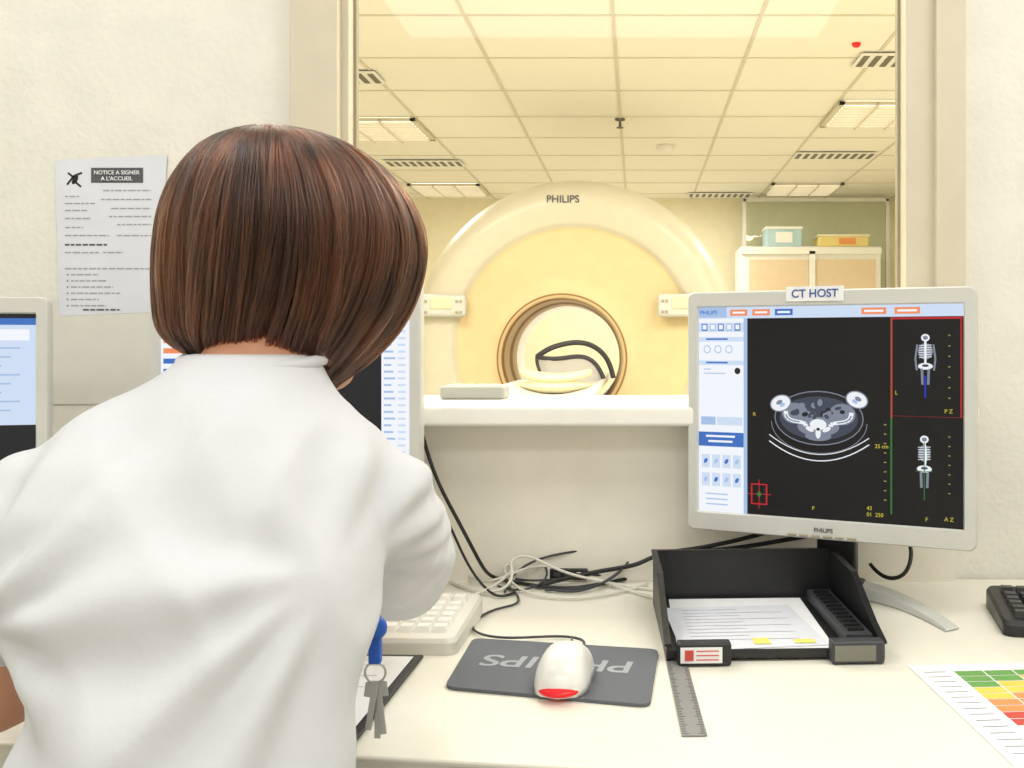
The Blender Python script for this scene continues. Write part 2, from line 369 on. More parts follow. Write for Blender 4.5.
def monitor(x,y,rz,pz,name='computer_monitor',tucked=False):
    r=root(name,(x,y,DZ),rz)
    zt=pz+0.175-0.022     # top of screen
    cz=zt-SH/2
    bm=bmesh.new()
    def R(w,h,rr,yy,dz=0): return [(a,yy,pz+dz+b) for a,b in rrect(w,h,rr)]
    loops=[R(0.20,0.16,0.02,0.062),R(0.25,0.22,0.02,0.058),R(0.36,0.30,0.02,0.034),R(0.40,0.342,0.014,0.026),R(0.41,0.352,0.011,0.018),R(0.41,0.352,0.010,0.002),R(0.406,0.348,0.009,-0.001)]
    loops.append([(a,-0.001,cz+b) for a,b in rrect(SW+0.004,SH+0.004,0.003)])
    loops.append([(a,0.003,cz+b) for a,b in rrect(SW,SH,0.001)])
    loft(bm,loops,0,True,False); fixn(bm)
    mkobj('housing',bm,m_silver,r,False)
    box(r,'screen_panel',(0,0.0048,cz),(SW,0.003,SH),scr_black)
    text(r,'brand_lettering','PHILIPS',(0.0,-0.0016,pz-0.163),0.0085,m_inkg)
    boxes(r,'buttons',[((-0.045+0.017*i,-0.0012,pz-0.1715),(0.013,0.004,0.003)) for i in range(6)],m_frame_d,0.0008)
    box(r,'neck',(0,0.085,0.135),(0.058,0.022,0.24),m_black,0.004)
    box(r,'hinge',(0,0.065,pz-0.02),(0.07,0.05,0.06),m_black,0.004)
    box(r,'foot_hub',(0,0.085,0.012),(0.08,0.05,0.022),m_black,0.008)
    for sgn in (-1,1):
        bm=bmesh.new(); Ls=[]
        tk = tucked and sgn<0
        for i in range(9):
            t=i/8; ax=sgn*(0.03+(0.09 if tk else 0.15)*t); ay=0.085+(0.0 if tk else (-0.11*t*t-0.02*t))
            wd=(0.016 if tk else 0.022)*(1-0.35*t); hh=0.004+0.016*(1-t)
            nx,ny=(0.55,0.83) if sgn>0 else (-0.55,0.83)
            Ls.append([(ax-nx*wd,ay-ny*wd,0.0005),(ax+nx*wd,ay+ny*wd,0.0005),(ax+nx*wd*0.8,ay+ny*wd*0.8,hh),(ax-nx*wd*0.8,ay-ny*wd*0.8,hh)])
        loft(bm,Ls); fixn(bm); o=mkobj('foot_%d'%(1 if sgn>0 else 2),bm,m_silver,r); bevel(o,0.002,2)
    def fn(u,v,l): return (-SW/2+u*SW, 0.0032-0.00012*l, zt-v*SH)
    return r,fn,zt
xc,yc=0.262,1.405
r,fn,zt=monitor(xc,yc,-math.atan2(0.17,0.374),0.271,tucked=True)
F=Flat(fn)
def q(x,y):
    t=(x-700)/261.0; u=1.49*t/(1.32+0.17*t); top=308-3*t; bot=502+19*t
    return (min(1,max(0,u)),min(1,max(0,(y-top)/(bot-top))))
def qr(x0,y0,x1,y1,m,l=1):
    a=q(x0,y0); b=q(x1,y1); F.rect(a[0],a[1],b[0],b[1],m,l)
F.rect(0,0,1,1,scr_black,0)
F.rect(0,0,1,0.055,scr_pale,1); F.rect(0,0,0.115,0.05,scr_mid,2); F.rect(0,0.055,0.197,1,scr_white,1); F.rect(0.185,0.055,0.2,1,scr_mid,2)
for a,b,m in ((0.13,0.2,scr_or),(0.22,0.29,scr_or),(0.31,0.38,scr_blue),(0.64,0.73,scr_or),(0.76,0.85,scr_or)):
    F.rect(a,0.012,b,0.042,m,2); F.rect(a+0.01,0.022,b-0.01,0.032,scr_white,3)
F.rect(0,0.075,0.185,0.12,scr_pale,2)
for i in range(5): F.rect(0.012+0.034*i,0.08,0.036+0.034*i,0.115,scr_mid if i%2 else scr_blue,3); F.rect(0.016+0.034*i,0.085,0.032+0.034*i,0.108,scr_white,4)
for v in (0.145,0.26): F.rect(0.0,v,0.185,v+0.022,scr_pale,2); F.rect(0.03,v+0.006,0.12,v+0.014,scr_blue,3)
for i in range(3): F.ell(0.035+0.045*i,0.205,0.015,0.02,scr_mid,3); F.ell(0.035+0.045*i,0.205,0.011,0.015,scr_white,4)
for i in range(2): F.rect(0.02,0.30+0.02*i,0.05+0.02*((i*7)%4),0.305+0.02*i,scr_mid,3)
F.ell(0.16,0.31,0.012,0.016,scr_dk,3)
F.rect(0.01,0.535,0.07,0.575,scr_mid,3); F.rect(0.075,0.535,0.18,0.575,scr_pale,3)
F.rect(0,0.61,0.185,0.68,scr_blue,3); F.rect(0.03,0.625,0.15,0.635,scr_white,4); F.rect(0.04,0.65,0.14,0.66,scr_white,4)
for j in range(2):
    for i in range(4):
        F.rect(0.012+0.043*i,0.72+0.09*j,0.046+0.043*i,0.785+0.09*j,scr_pale,3); F.ell(0.029+0.043*i,0.752+0.09*j,0.007,0.013,scr_mid if (i+j)%2 else scr_blue,4,0.4)
for i in range(3): F.rect(0.03,0.91+0.025*i,0.12,0.916+0.025*i,scr_mid,3)
cu,cv=q(817,414)
A=0.170
def E(x,y,rx,ry,m,l,rot=0): F.ell(cu+x,cv+y,rx,ry,m,l,rot)
E(0,0,A,0.128,scr_g2,2); E(0,0,A-0.004,0.123,scr_dk,3); E(0,0.0,A-0.02,0.102,scr_g1,4)
E(-0.09,-0.02,0.05,0.05,scr_g2,5,0.7); E(0.09,-0.02,0.05,0.05,scr_g2,5,-0.7); E(0,0.04,0.08,0.045,scr_g2,5); E(0,0.085,0.05,0.022,scr_g2,5)
for i in range(26):
    a=random.uniform(0,6.28); rr=random.uniform(0,1)**0.5
    E(0.10*rr*math.cos(a),-0.035+0.05*rr*math.sin(a),random.uniform(.008,.018),random.uniform(.007,.016),random.choice([scr_g2,scr_dk,scr_g2,scr_g1]),6+i*0.05,a)
for sg in (1,-1):
    P=[(cu-sg*(0.125-0.075*t+0.012*math.sin(t*6)),cv-0.03+0.08*t+0.012*math.sin(t*5)) for t in [i/8 for i in range(9)]]
    F.line(P,0.017,scr_g3,8); F.line(P[1:6],0.006,scr_g2,9)
E(0,0.03,0.032,0.026,scr_g3,8); E(0,0.07,0.010,0.026,scr_g3,8); E(-0.032,0.052,0.018,0.010,scr_g3,8,0.6); E(0.032,0.052,0.018,0.010,scr_g3,8,-0.6); E(0,0.052,0.007,0.007,scr_dk,9)
for s in (-1,1):
    E(s*0.145,-0.078-0.012*s,0.045,0.038,scr_g2,9,0.75*s); E(s*0.145,-0.078-0.012*s,0.040,0.033,scr_g3,9.5,0.75*s); E(s*0.15,-0.082-0.012*s,0.014,0.009,scr_g2,10,0.75*s); E(s*0.138,-0.070-0.012*s,0.012,0.008,scr_mid,10,0.75*s)
for rr,k in ((0.0,0.004),(0.03,0.005)):
    P=[(cu-0.19+0.38*i/16, cv+0.085+rr+0.085*(1-((i-8)/8.0)**2)) for i in range(17)]
    F.line(P,k,scr_g3,7)
P=[(cu+0.182*math.cos(a),cv+0.02+0.145*math.sin(a)) for a in [math.pi*i/20 for i in range(21)]]
F.line(P,0.003,scr_g2,2)
qr(888.5,318,890,506,scr_grn,6); qr(890,318,960,319.5,scr_red,6); qr(889,412,960,414,scr_red,7); qr(889,318,890.5,414,scr_red,7); qr(958,318,959.5,414,scr_red,7)
def skel(x,y0,y1,side):
    u,v0=q(x,y0); _,v1=q(x,y1); h=v1-v0
    F.ell(u,v0+0.07*h,0.015,0.055*h,scr_g3,3); F.ell(u,v0+0.07*h,0.009,0.03*h,scr_g2,4)
    F.line([(u,v0+0.1*h),(u+(0.006 if side else 0),v0+0.3*h),(u,v0+0.5*h)],0.008,scr_g3,4)
    F.ell(u,v0+0.27*h,0.026 if not side else 0.02,0.12*h,scr_g2,3)
    for i in range(6): F.line([(u-0.022,v0+(0.185+0.035*i)*h),(u+0.022,v0+(0.175+0.035*i)*h)],0.003,scr_g3,5)
    F.ell(u,v0+0.49*h,0.026,0.05*h,scr_g3,4); F.ell(u,v0+0.48*h,0.012,0.02*h,scr_g1,5)
    if not side:
        F.line([(u-0.028,v0+0.17*h),(u-0.035,v0+0.38*h),(u-0.03,v0+0.55*h)],0.007,scr_g2,4); F.line([(u+0.028,v0+0.17*h),(u+0.035,v0+0.38*h),(u+0.03,v0+0.55*h)],0.007,scr_g2,4)
    F.line([(u-0.012,v0+0.52*h),(u-0.010,v0+0.76*h)],0.009,scr_g2,4); F.line([(u+0.012,v0+0.52*h),(u+0.010,v0+0.76*h)],0.009,scr_g2,4)
skel(923,333,398,False); skel(922,430,497,True)
u,v=q(923,395); F.line([(u,v-0.10),(u,v)],0.006,scr_bb,8)
u,v=q(922,465); F.line([(u,v-0.13),(u,v+0.13)],0.003,scr_grn,8); F.line([(u-0.03,v),(u+0.03,v)],0.003,scr_grn,8)
for i in range(7):
    a=q(946,335+10*i); F.rect(a[0],a[1],a[0]+0.006,a[1]+0.004,scr_yel,3)
    a=q(946,432+9*i); F.rect(a[0],a[1],a[0]+0.006,a[1]+0.004,scr_yel,3)
for i in range(9):
    a=q(882,420+9*i); F.rect(a[0],a[1],a[0]+0.008,a[1]+0.004,scr_yel,3)
a=q(751,476); b=q(767,497); F.frame(a[0],a[1],b[0],b[1],0.006,scr_red,4); c=((a[0]+b[0])/2,(a[1]+b[1])/2)
F.line([(c[0],a[1]-0.02),(c[0],b[1]+0.02)],0.003,scr_red,5); F.line([(a[0]-0.015,c[1]),(b[0]+0.015,c[1])],0.003,scr_red,5); F.ell(c[0],c[1],0.008,0.012,scr_grn,6)
F.done('display_image',r)
def stext(par,fnn,s,u,v,size,m,al='LEFT'):
    p=fnn(u,v,12); text(par,'display_text',s,p,size,m,ext=0.0,align=al)
stext(r,fn,'PHILIPS',0.006,0.026,0.0085,scr_blue)
for s,x,y in (('P',811,500),('25 cm',873,441),('R',753,410),('43',865,500),('01  250',865,506),('A Z',942,511),('P Z',942,408),('F',923,511),('L',893,390)):
    u,v=q(x,y); stext(r,fn,s,u,v,0.0075,scr_yel)
box(r,'name_tape',(-0.012,-0.0022,0.271+0.170),(0.083,0.0006,0.021),m_paper)
text(r,'name_tape_writing','CT HOST',(-0.012,-0.003,0.271+0.170),0.016,m_inkblue)

# middle monitor (behind operator)
dr,dl=1.43,1.47
xr=(417-637)*dr/1000; xl=(152-637)*dl/1000
ang=math.atan2(dr-dl,xr-xl)
r,fn,zt=monitor((xr+xl)/2,(dr+dl)/2,ang,0.286)
F=Flat(fn); F.rect(0,0,1,1,scr_dk,0); F.rect(0,0,1,0.05,scr_pale,1)
F.rect(0.89,0.0,1,1,scr_white,1); F.rect(0.89,0.0,1,0.07,scr_blue,2)
for i in range(26): F.rect(0.90,0.10+0.032*i,0.945-0.008*((i*5)%3),0.11+0.032*i,scr_mid,2); F.rect(0.955,0.10+0.032*i,0.985,0.11+0.032*i,scr_pale,2)
F.rect(0,0.05,0.14,1,scr_white,1)
for i in range(8): F.rect(0.01,0.1+0.05*i,0.12,0.125+0.05*i,scr_or if i in(2,3) else scr_blue,2)
F.ell(0.45,0.45,0.18,0.2,scr_g1,2); F.ell(0.45,0.45,0.15,0.17,scr_g2,3); F.ell(0.45,0.5,0.04,0.05,scr_g3,4)
F.done('display_image',r)
# far-left monitor
xr,dr=(49-637)*1.36/1000,1.36; a=math.radians(14)
r,fn,zt=monitor(xr-0.205*math.cos(a),dr-0.205*math.sin(a),a,0.258)
F=Flat(fn); F.rect(0,0,1,1,scr_dk,0); F.rect(0.1,0.02,1,0.5,scr_pale,1); F.rect(0.1,0.02,1,0.05,scr_blue,2); F.rect(0.12,0.07,0.98,0.12,scr_white,2)
for i in range(8): F.rect(0.7,0.15+0.04*i,0.95-0.03*(i%3),0.158+0.04*i,scr_mid,2)
F.done('display_image',r)

# ---------------- keyboards
def keyboard(name,x,y,rz,w,d,mb,mk,cols=20):
    r=root(name,(x,y,DZ),rz)
    bm=bmesh.new()
    loops=[[(a,b,z+ (b+d/2)*0.06) for a,b in rrect(w-s,d-s,0.012)] for s,z in ((0.0,0.001),(0.0,0.014),(0.006,0.019))]
    for i,p in enumerate(loops[0]): loops[0][i]=(p[0],p[1],0.0005)
    loft(bm,loops); fixn(bm); mkobj('case',bm,mb,r)
    bm=bmesh.new(); pitch=(w-0.03)/cols
    rows=[-0.052,-0.033,-0.014,0.005,0.024,0.052]
    for j,ry in enumerate(rows):
        for i in range(cols):
            if i in (cols-5,): continue
            if j==0 and 4<i<9: continue
            cx=-w/2+0.015+pitch*(i+0.5); cyy=ry*(d/0.16)
            zb=0.019+(cyy+d/2)*0.06
            hw=pitch*0.45; hd=0.0085*(d/0.16)
            loft(bm,[[(cx+sx*hw*k,cyy+sy*hd*k,zb+h) for sx,sy in ((1,1),(-1,1),(-1,-1),(1,-1))] for k,h in ((1,-0.001),(0.78,0.007))])
    cyy=rows[0]*(d/0.16); zb=0.019+(cyy+d/2)*0.06; x0=-w/2+0.015+pitch*5; x1=x0+pitch*4
    loft(bm,[[(( x0+x1)/2+sx*(x1-x0)*0.48*k,cyy+sy*0.008*k,zb+h) for sx,sy in ((1,1),(-1,1),(-1,-1),(1,-1))] for k,h in ((1,-0.001),(0.9,0.006))])
    fixn(bm); mkobj('keys',bm,mk,r)
    return r
keyboard('computer_keyboard',-0.432,1.285,math.radians(-2),0.44,0.18,m_ivory,m_key)
keyboard('computer_keyboard',0.695,1.30,math.radians(-11),0.44,0.16,m_black,m_bkey)

# ---------------- mouse pad + mouse
mp=root('mouse_pad',(-0.092,1.135,DZ))
cs=[(-0.204,1.246),(-0.206,1.070),(0.013,1.015),(0.026,1.200)]
def roundpoly(pts,r,n=5):
    out=[]
    for i in range(len(pts)):
        p=Vector(pts[i]); a=Vector(pts[i-1]); b=Vector(pts[(i+1)%len(pts)])
        s=p+(a-p).normalized()*r; e=p+(b-p).normalized()*r
        for k in range(n+1):
            t=k/n; out.append((s*(1-t)**2+p*2*t*(1-t)+e*t*t))
    return out
rp=roundpoly(cs,0.014)
bm=bmesh.new(); loft(bm,[[(p.x+0.092,p.y-1.135,z) for p in rp] for z in (0.0004,0.004)]); fixn(bm); mkobj('mat_sheet',bm,m_pad,mp)
text(mp,'print','PHILIPS',(0.0,0.012,0.0043),0.056,m_padtxt,rot=(0,0,math.radians(180-9)),ext=0.0001)
ms=root('computer_mouse',(-0.078,1.085,DZ+0.004),math.radians(-4))
bm=bmesh.new(); loops=[]
n=18
for k in range(n+1):
    t=k/n; yy=-0.058+0.116*t
    e=max(0.0,1-abs(2*t-1)**3.6)**0.5
    hw=0.032*e*(1-0.08*math.sin(math.pi*t)); hh=0.037*e*(0.75+0.35*math.sin(math.pi*min(1,(1-t)*0.9)))
    hw=max(hw,0.0008); hh=max(hh,0.0008)
    L=[]
    for i in range(20):
        a=math.pi*i/19; L.append((hw*math.cos(a)*(abs(math.cos(a))**-0.15 if abs(math.cos(a))>0.05 else 1),yy,0.001+hh*math.sin(a)**0.8 if math.sin(a)>1e-6 else 0.001))
    loops.append(L)
loft(bm,loops); fixn(bm); mkobj('shell',bm,m_white,ms,True)
bm=bmesh.new(); bmesh.ops.create_uvsphere(bm,u_segments=24,v_segments=12,radius=1,matrix=Matrix.Translation((0,-0.043,0.006))@Matrix.Diagonal((0.022,0.020,0.0062,1))); mkobj('tail_light',bm,m_redglow,ms,True)
lathe(ms,'scroll_wheel',[(0.001,-0.004),(0.011,-0.004),(0.011,0.004),(0.001,0.004)],(0,0.035,0.022),m_dark,axis='y')
box(ms,'button_split',(0,0.045,0.0275),(0.0015,0.03,0.006),m_dark)

# ---------------- letter tray
tr=root('letter_tray',(0.157,1.300,DZ),math.radians(2.5))
bm=bmesh.new()
w2,d2=0.127,0.132; BH=0.074
bmbox(bm,(0,0,0.006),(2*w2,2*d2,0.003))
def quadwall(x,sg):
    P=[(x,-d2,0.0),(x,d2,0.0),(x,d2,BH),(x,d2-0.13,BH-0.004),(x,-d2+0.04,0.030),(x,-d2,0.018)]
    loft(bm,[[(p[0]+sg*0.0015,p[1],p[2]) for p in P],[(p[0]-sg*0.0015,p[1],p[2]) for p in P]])
    T=[(-d2,0.018),(-d2+0.04,0.030),(d2-0.13,BH-0.004),(d2,BH)]
    for (y0,z0),(y1,z1) in zip(T[:-1],T[1:]):
        loft(bm,[[(x-0.004,y0,z0),(x+0.004,y0,z0),(x+0.004,y0,z0+0.003),(x-0.004,y0,z0+0.003)],[(x-0.004,y1,z1),(x+0.004,y1,z1),(x+0.004,y1,z1+0.003),(x-0.004,y1,z1+0.003)]])
quadwall(-w2,-1); quadwall(w2,1)
bmbox(bm,(0,d2,BH/2),(2*w2,0.003,BH)); bmbox(bm,(0,d2,BH+0.001),(2*w2+0.006,0.008,0.003)); bmbox(bm,(0,-d2,0.009),(2*w2,0.003,0.010))
fixn(bm); mkobj('tray_body',bm,m_black,tr)
F=Flat(lambda u,v,l:(u,v,0.0085+0.0004*l))
F.poly([(-0.114,-0.115),(0.074,-0.118),(0.080,0.12),(-0.107,0.12)],m_paper,1); F.poly([(-0.110,-0.122),(0.07,-0.105),(0.055,0.08),(-0.118,0.07)],m_paper2,3)
for i in range(10): F.line([(-0.095,0.055-0.015*i),(-0.02+0.06*((i*3)%2),0.058-0.015*i)],0.0012,m_ink,4)
F.rect(-0.02,-0.10,0.0,-0.075,m_yellow,5); F.rect(0.03,-0.098,0.055,-0.082,m_yellow,5)
F.done('papers',tr)
boxes(tr,'remote_and_grille',[((0.104,0.0,0.016),(0.032,0.22,0.014),0)]+[((0.104,-0.09+0.018*i,0.0245),(0.02,0.010,0.004),1) for i in range(11)],[m_dark,m_black],0.0)
m_acet=M('acetate_grey',rgb(120,120,110),0.2)
def holder(x,mat,lab,nm):
    box(tr,nm+'_clip',(x,-d2-0.010,0.014),(0.062,0.02,0.026),mat,0.003)
    box(tr,nm+'_card',(x-0.004,-d2-0.0208,0.014),(0.048,0.001,0.018),lab)
holder(-0.086,m_black,m_paper,'label_west'); holder(0.092,m_dark,m_acet,'label_east')
box(tr,'label_west_stamp',(-0.104,-d2-0.0216,0.014),(0.010,0.0008,0.012),m_redp); boxes(tr,'label_west_text',[((-0.083,-d2-0.0216,0.014+k*0.005),(0.026,0.0008,0.0010)) for k in (-1,0,1)],m_redp)

# ---------------- ruler
p0=D(672.5,645); p1=D(695,737); dirv=(p1-p0); ang=math.atan2(dirv.y,dirv.x)
ru=root('steel_ruler',((p0.x+p1.x)/2,(p0.y+p1.y)/2-0.01,DZ),ang)
ln=dirv.length-0.02
box(ru,'blade',(0,0,0.0012),(ln,0.024,0.001),m_ruler)
boxes(ru,'graduations',[((-ln/2+0.004+i*(ln-0.008)/60,-0.009 if i%5 else -0.008,0.0019),(0.0005,0.004 if i%5 else 0.007,0.0002)) for i in range(61)]+[((-ln/2+0.004+i*(ln-0.008)/60,0.009 if i%5 else 0.008,0.0019),(0.0005,0.004 if i%5 else 0.007,0.0002)) for i in range(61)],m_inkg)

# ---------------- colour chart sheet (right)
ch=root('chart_sheet',(0.47,1.02,DZ),math.radians(4))
F=Flat(lambda u,v,l:(u,v,0.0006+0.0003*l))
F.rect(-0.15,0.14,0.15,-0.14,m_paper,1)
cmat=[m_greenp,m_yelp,m_orange,m_redp]
for j in range(9):
    for i in range(7):
        k=min(3,max(0,int((i*0.6+j*0.5)-0.4)))
        F.rect(-0.105+0.034*i,0.115-0.018*j,-0.073+0.034*i,0.099-0.018*j,cmat[k],2)
for i in range(15): F.rect(-0.140,0.115-0.016*i,-0.115,0.113-0.016*i,m_ink,2)
for i in range(6): F.rect(-0.105,-0.065-0.012*i,0.12,-0.067-0.012*i,m_ink,2)
F.done('sheet',ch)

# ---------------- clipboard near operator
cp=root('clipboard',(-0.368,1.035,DZ),math.radians(-2))
box(cp,'board',(0,0,0.003),(0.225,0.29,0.004),m_black,0.002)
F=Flat(lambda u,v,l:(u,v,0.0052+0.0005*l))
F.rect(-0.105,0.135,0.103,-0.135,m_paper,1)
for i in range(14): F.rect(-0.09,0.12-0.018*i,0.06+0.02*(i%2),0.1188-0.018*i,m_ink,2)
F.done('sheets',cp); box(cp,'clip',(0,0.135,0.010),(0.09,0.018,0.010),m_metal,0.003)

# ---------------- wall notice
nt_=root('wall_notice',(-0.83,WY,1.3))
def nf(u,v,l):
    return ((u-637)*WY/1000+0.83,-0.0015-0.0004*l,1.12-(v-344)*WY/1000-1.3)
F=Flat(nf)
F.poly([(48,300),(48,404),(160,404),(160,300)],M('plastic_sleeve',rgb(226,224,216),0.25),1)
F.poly([(56,160),(60,316),(158,312),(168,155)],m_paper2,2)
F.rect(92,168,144,183,m_inkg,3)
F.ell(76,180,2.5,5,m_inkb,3,0.5); F.line([(68,185),(75,176),(83,173)],2.0,m_inkb,3); F.line([(69,173),(75,178)],2.0,m_inkb,3); F.line([(76,182),(82,187)],2.0,m_inkb,3)
def words(x0,x1,y,h=1.5,m=None):
    x=x0
    while x<x1:
        w_=random.uniform(2.5,8); F.rect(x,y,min(x+w_,x1),y+h,m or m_ink,3); x+=w_+1.3
for y,a,b in ((196,66,80),(203,66,96),(210,66,88),(218,66,92),(227,66,84),(235,66,110),(252,66,100),(252,104,124)): words(a,b,y,1.3)
words(66,108,244,1.8,m_inkg); words(66,150,268,1.4)
for i in range(6): F.rect(68,274+6.2*i,69.4,275.4+6.2*i,m_inkg,3); words(72,100+7*((i*5)%4),274+6.2*i,1.3)
words(84,122,309,1.6,m_inkg)
for y,a in ((190,104),(199,102),(208,112),(216,110),(224,118),(235,118)): words(a,152,y,1.3)
F.done('printed_sheet',nt_)
pm=(118-637)*WY/1000+0.83; pz=lambda v:1.12-(v-344)*WY/1000-1.3
text(nt_,'notice_heading','NOTICE A SIGNER',(pm,-0.004,pz(173)),0.0088,m_paper); text(nt_,'notice_heading_2','A L\'ACCUEIL',(pm,-0.004,pz(179)),0.0088,m_paper)

# ---------------- cables
def cab(name,pts,r,mat):
    rt=root(name,tuple(pts[0])); tube(rt,'cord',[Vector(p)-Vector(pts[0]) for p in pts],r,mat); return rt
R_=0.0028
cab('power_cable',[Vector((-0.33,1.52,1.0)),Vector((-0.31,1.50,0.93)),Vector((-0.27,1.50,0.86)),Vector((-0.235,1.50,0.79)),D(490,578,.004),D(515,582,.004),D(560,590,.004),D(600,585,.004),D(640,575,.004),D(700,568,.004)],R_,m_black)
cab('power_cable',[Vector((-0.33,1.50,0.94)),Vector((-0.29,1.49,0.88)),Vector((-0.26,1.49,0.80)),D(485,590,.004),D(500,600,.004),D(515,592,.004)],0.002,m_black)
cab('usb_cable',[D(562,575,.008),D(530,570,.004),D(508,556,.03),D(500,573,.004),D(520,583,.004),D(580,577,.004),D(620,568,.02),D(638,536,.05),D(632,565,.03),D(598,592,.004),D(545,590,.004)],0.0018,m_dark)
cab('usb_cable',[D(505,592,.004),D(510,575,.015),D(535,556,.04),D(590,550,.05),D(628,540,.055),D(636,560,.03),D(600,587,.004),D(570,596,.004),D(530,585,.004)],0.0018,m_dark)
cab('usb_cable',[D(592,574,.012),D(620,578,.004),D(650,572,.01),D(690,560,.02),D(720,556,.03)],0.0022,m_black)
cab('usb_cable',[D(470,596,.004),D(495,588,.012),D(520,566,.025),D(500,562,.03),D(512,588,.006),D(548,600,.004),D(605,598,.004),D(648,584,.004)],0.002,m_ivory)
cab('network_cable',[D(480,574,.004),D(506,560,.03),D(512,548,.05),D(545,560,.03),D(552,582,.006),D(520,594,.004),D(498,586,.004)],0.0017,m_dark)
cab('mouse_cable',[Vector((-0.083,1.148,DZ+0.014)),D(588,646,.008),D(585,638,.005),D(555,635,.003),D(500,640,.006),D(462,630,.003),D(490,608,.003),D(524,605,.003),D(515,590,.003),D(500,580,.003),D(520,568,.01)],0.0016,m_dark)
cab('network_cable',[D(455,568,.012),D(480,585,.003),D(505,578,.02),D(540,560,.03),D(600,580,.004),D(650,598,.003),D(665,600,.003)],0.0022,m_ivory)
cab('network_cable',[D(450,582,.003),D(490,600,.003),D(520,580,.02),D(505,560,.04),D(530,552,.05),D(560,575,.02),D(620,585,.003),D(655,590,.003)],0.0022,m_ivory)
cab('monitor_cable',[D(540,585,.004),D(560,580,.008),D(600,570,.02),D(640,566,.03),Vector((0.03,1.54,0.80)),Vector((0.12,1.54,0.80)),Vector((0.2,1.53,0.815)),Vector((0.28,1.53,0.83))],0.0034,m_black)
cab('monitor_cable',[Vector((0.06,1.545,0.80)),Vector((0.14,1.54,0.81)),Vector((0.22,1.54,0.835)),Vector((0.29,1.53,0.86))],0.0034,m_black)
cab('monitor_cable',[Vector((0.35,1.50,0.79)),Vector((0.36,1.48,0.775)),Vector((0.38,1.45,0.775)),Vector((0.405,1.46,0.80)),Vector((0.41,1.50,0.84)),Vector((0.36,1.53,0.88))],0.003,m_black)
ad=root('usb_hub',tuple(D(570,580)),math.radians(-5)); box(ad,'case',(0,0,0.012),(0.06,0.03,0.018),m_black,0.003); boxes(ad,'ports',[((-0.018+0.018*i,-0.0155,0.012),(0.011,0.002,0.006)) for i in range(3)],m_dark)

# ================================================================ OPERATOR
wr=root('seated_woman',(-0.35,0.72,0)); WL=Vector((-0.35,0.72,0))
def cap(bm,p0,p1,r0,r1,seg=20):
    p0=Vector(p0);p1=Vector(p1); d=p1-p0; L=d.length
    for p,r in ((p0,r0),(p1,r1)):
        bmesh.ops.create_uvsphere(bm,u_segments=seg,v_segments=12,radius=r,matrix=Matrix.Translation(p))
    if L>1e-5:
        qd=d.to_track_quat('Z','Y').to_matrix().to_4x4()
        bmesh.ops.create_cone(bm,cap_ends=True,segments=seg,radius1=r0,radius2=r1,depth=L,matrix=Matrix.Translation((p0+p1)/2)@qd)
def ellip(bm,c,rad,rot=None):
    bmesh.ops.create_uvsphere(bm,u_segments=28,v_segments=18,radius=1,matrix=Matrix.Translation(c)@(rot.to_4x4() if rot else Matrix())@Matrix.Diagonal((rad[0],rad[1],rad[2],1)))
def rings(bm,R,n=40):
    loops=[]
    for z,cx,cy,a,b in R:
        loops.append([(cx+a*math.cos(2*math.pi*i/n),cy+b*math.sin(2*math.pi*i/n),z) for i in range(n)])
    loft(bm,loops)
def remesh(name,bm,mat,vox,sm,parent,fn=None):
    fixn(bm)
    me=bpy.data.meshes.new(name+'_src'); bm.to_mesh(me); bm.free()
    o=bpy.data.objects.new(name+'_src',me); COL.objects.link(o)
    md=o.modifiers.new('r','REMESH'); md.mode='VOXEL'; md.voxel_size=vox
    if sm: s=o.modifiers.new('s','SMOOTH'); s.factor=0.5; s.iterations=sm
    dg=bpy.context.evaluated_depsgraph_get(); ev=o.evaluated_get(dg)
    me2=bpy.data.meshes.new_from_object(ev); me2.name=name
    bpy.data.objects.remove(o)
    if fn:
        nn=[v.normal.copy() for v in me2.vertices]
        for v,nv in zip(me2.vertices,nn): v.co += nv*fn(v.co,nv)
    me2.transform(Matrix.Translation(-WL))
    me2.materials.clear(); me2.materials.append(mat)
    me2.polygons.foreach_set('use_smooth',[True]*len(me2.polygons))
    r=bpy.data.objects.new(name,me2); COL.objects.link(r); r.parent=parent
    return r
shR=Vector((-0.225,0.83,0.990)); elR=Vector((-0.240,1.045,0.890)); wrR=Vector((-0.370,1.20,0.815))
shL=Vector((-0.480,0.82,0.970)); elL=Vector((-0.562,0.870,0.815)); wrL=Vector((-0.52,1.105,0.815))
bm=bmesh.new()
TOR=[(0.50,-0.34,0.64,0.13,0.10),(0.58,-0.34,0.65,0.15,0.11),(0.68,-0.335,0.665,0.125,0.10),(0.80,-0.318,0.70,0.090,0.085),(0.92,-0.330,0.745,0.105,0.092),(1.00,-0.350,0.78,0.120,0.085),(1.045,-0.342,0.80,0.095,0.06),(1.08,-0.328,0.825,0.053,0.05)]
rings(bm,TOR)
cap(bm,(-0.325,0.825,1.06),(-0.308,0.875,1.15),0.050,0.048)
for sh,el,wrs in ((shR,elR,wrR),(shL,elL,wrL)):
    cap(bm,sh,el,0.042,0.034); mid=el.lerp(wrs,0.3); cap(bm,el,mid,0.034,0.034); cap(bm,mid,wrs,0.034,0.023)
HC=Vector((-0.302,0.893,1.190)); HR=Matrix.Rotation(math.radians(-14),3,'Z')@Matrix.Rotation(math.radians(-10),3,'X')
def H(x,y,z): return HC+HR@Vector((x,y,z))
ellip(bm,H(0,-0.005,0.02),(0.072,0.088,0.084),HR); ellip(bm,H(0,0.025,-0.035),(0.058,0.062,0.075),HR); ellip(bm,H(0,0.055,-0.085),(0.030,0.028,0.022),HR)
